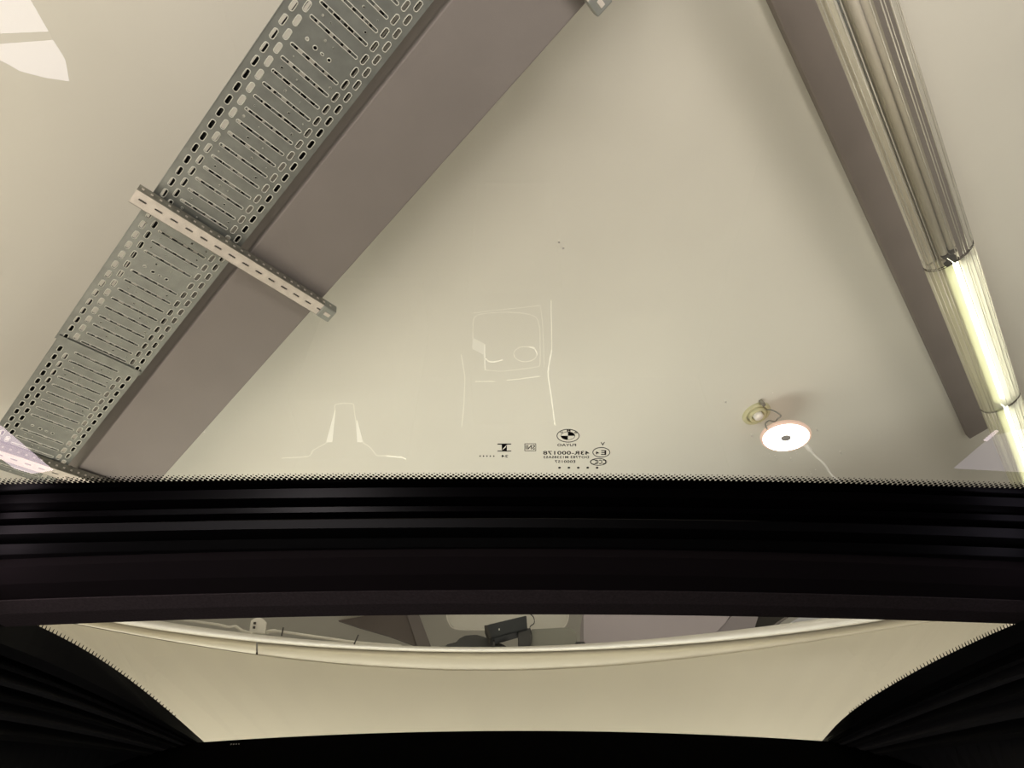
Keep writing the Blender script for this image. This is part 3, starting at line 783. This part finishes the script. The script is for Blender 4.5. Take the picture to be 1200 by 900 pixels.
strip(cs, of, [(265,186),(400,168),(560,152),(665,140),(680,250),(690,500)], CZ, .0009, 'added_glow2', *Z, sm=False)
strip(cs, of, [(728,110),(731,260),(733,400)], CZ, .0013, 'ambient', *Z)
strip(cs, of, [(733,400),(720,470),(712,520),(714,570),(725,640),(740,750),(752,840)], CZ, .0020, 'added_glow3', *Z)
strip(cs, of, [(203,430),(214,500),(223,560),(222,640),(216,740),(205,850)], CZ, .0018, 'added_glow2', *Z)
strip(cs, of, [(347,452),(365,468),(400,470),(445,458)], CZ, .0018, 'added_glow3', *Z)
strip(cs, of, [(285,585),(400,585)], CZ, .0012, 'ambient', *Z); strip(cs, of, [(470,578),(540,571),(660,555)], CZ, .0013, 'ambient', *Z)
strip(cs, of, [(578+68*math.cos(k*math.pi/10), 425+45*math.sin(k*math.pi/10)) for k in range(20)], CZ, .0008, 'ambient', *Z, name='cup_holder_ring', closed=True)
strip(cs, of, [(600,382),(625,388),(640,405),(648,425)], CZ, .0018, 'added_glow3', *Z, name='cup_holder_ring')
# plate with added glow left of the console
bm = bmesh.new(); prism_pts(bm, [refl(500+x/5, 330+y/5, CZ)+of for x, y in ((270,335),(340,370),(335,430),(265,392))], Vector((0, 0, -.004))); obj('glow_plate', bm, M['added_glow2'], cs)
p0 = refl(404, 510, CZ); st = thing('seat_glow_outline', 'pointed seat outline with added glow, seen mirrored in the glass left of console', 'car trim', Matrix.Translation((p0.x, p0.y, .13)))  # outline glows, added so its mirror image shows in the glass
of = -Vector((p0.x, p0.y, .13))
Z = (7.5, 330, 460)
a = refl(335, 470, CZ); b = refl(478, 540, CZ)
obj('seat_body', bx(bmesh.new(), a.x+of.x, b.x+of.x, a.y+of.y, b.y+of.y, 0, CZ+Z0-.13-.004, bev=.01), M['cabin'], st)
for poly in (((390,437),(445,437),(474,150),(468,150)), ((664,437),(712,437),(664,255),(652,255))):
    bm = bmesh.new(); prism_pts(bm, [refl(330+x/7.5, 460+y/7.5, CZ)+of for x, y in poly], Vector((0, 0, -.004))); obj('glow_blade', bm, M['added_glow3'] if False else M['ambient'], st)
strip(st, of, [(470,150),(468,115),(485,102),(545,94),(610,98),(632,108),(640,170),(652,260)], CZ, .0018, 'added_glow2', *Z)
strip(st, of, [(0,576),(120,570),(245,556),(275,510),(330,478),(392,445)], CZ, .0018, 'added_glow2', *Z)
strip(st, of, [(712,440),(770,475),(810,520),(835,552),(920,556)], CZ, .0018, 'added_glow2', *Z)
strip(st, of, [(920,556),(1000,565),(1060,570),(1092,585)], CZ, .0022, 'added_glow3', *Z)
p0 = refl(975, 393, CZ); o = thing('glow_streak', 'thin line with added glow reflected in roof glass above the round lamp', 'car trim', Matrix.Translation((p0.x, p0.y, CZ+Z0)))  # unseen glowing line, added to make the pale streak in the glass
strip(o, -p0, [(1004, 355), (975, 393), (945, 432)], CZ, .0020, 'ambient', 1, 0, 0)
strip(o, -p0, [(945, 432), (936, 452), (930, 470)], CZ, .0010, 'added_glow2', 1, 0, 0)
# side window panes: glowing shapes standing in for the bright garage outside, mirrored in the roof glass at the picture's corners
def pane(poly, x, m, par, of_, name='lit_pane'):
    pts = [refl_x(a, b, x)+of_ for a, b in poly]
    bm = bmesh.new(); prism_pts(bm, pts, Vector((-.004 if x < 0 else .004, 0, 0))); return obj(name, bm, M[m], par)
p0 = refl_x(20, 40, -.79); t = thing('side_window', 'bright pinkish side window mirrored at the top left corner', 'car window', Matrix.Translation(p0))
pane([(-90, -120), (-30, -120), (36, 0), (57, 37), (-90, 43)], -.79, 'paneA', t, -p0)
pane([(-90, 54), (0, 51.5), (62, 47), (72, 62), (77, 71), (81, 95), (55, 91), (25, 83), (14, 76), (0, 69), (-90, 60)], -.79, 'paneA', t, -p0)
pane([(-90, 43.5), (58, 38), (61.5, 46.5), (0, 51), (-90, 53.5)], -.785, 'lilac', t, -p0, 'window_bar')
p0 = refl_x(20, 530, -.66); t = thing('side_window', 'lilac side window sliver mirrored over the cable tray at lower left', 'car window', Matrix.Translation(p0))
pane([(-60, 460), (3, 500), (30, 523), (63, 551), (40, 555), (20, 549), (8, 540), (-60, 500)], -.66, 'paneB', t, -p0)
p0 = refl_x(1160, 535, .66); t = thing('side_window', 'lilac side window sliver mirrored behind the lowest lit tube light', 'car window', Matrix.Translation(p0))
pane([(1117, 549), (1150, 521), (1166, 510), (1300, 480), (1300, 553), (1190, 553)], .66, 'paneC', t, -p0)
pane([(1152, 516), (1166, 504), (1167, 505.5), (1154, 517)], .655, 'paneB', t, -p0, 'window_glint')
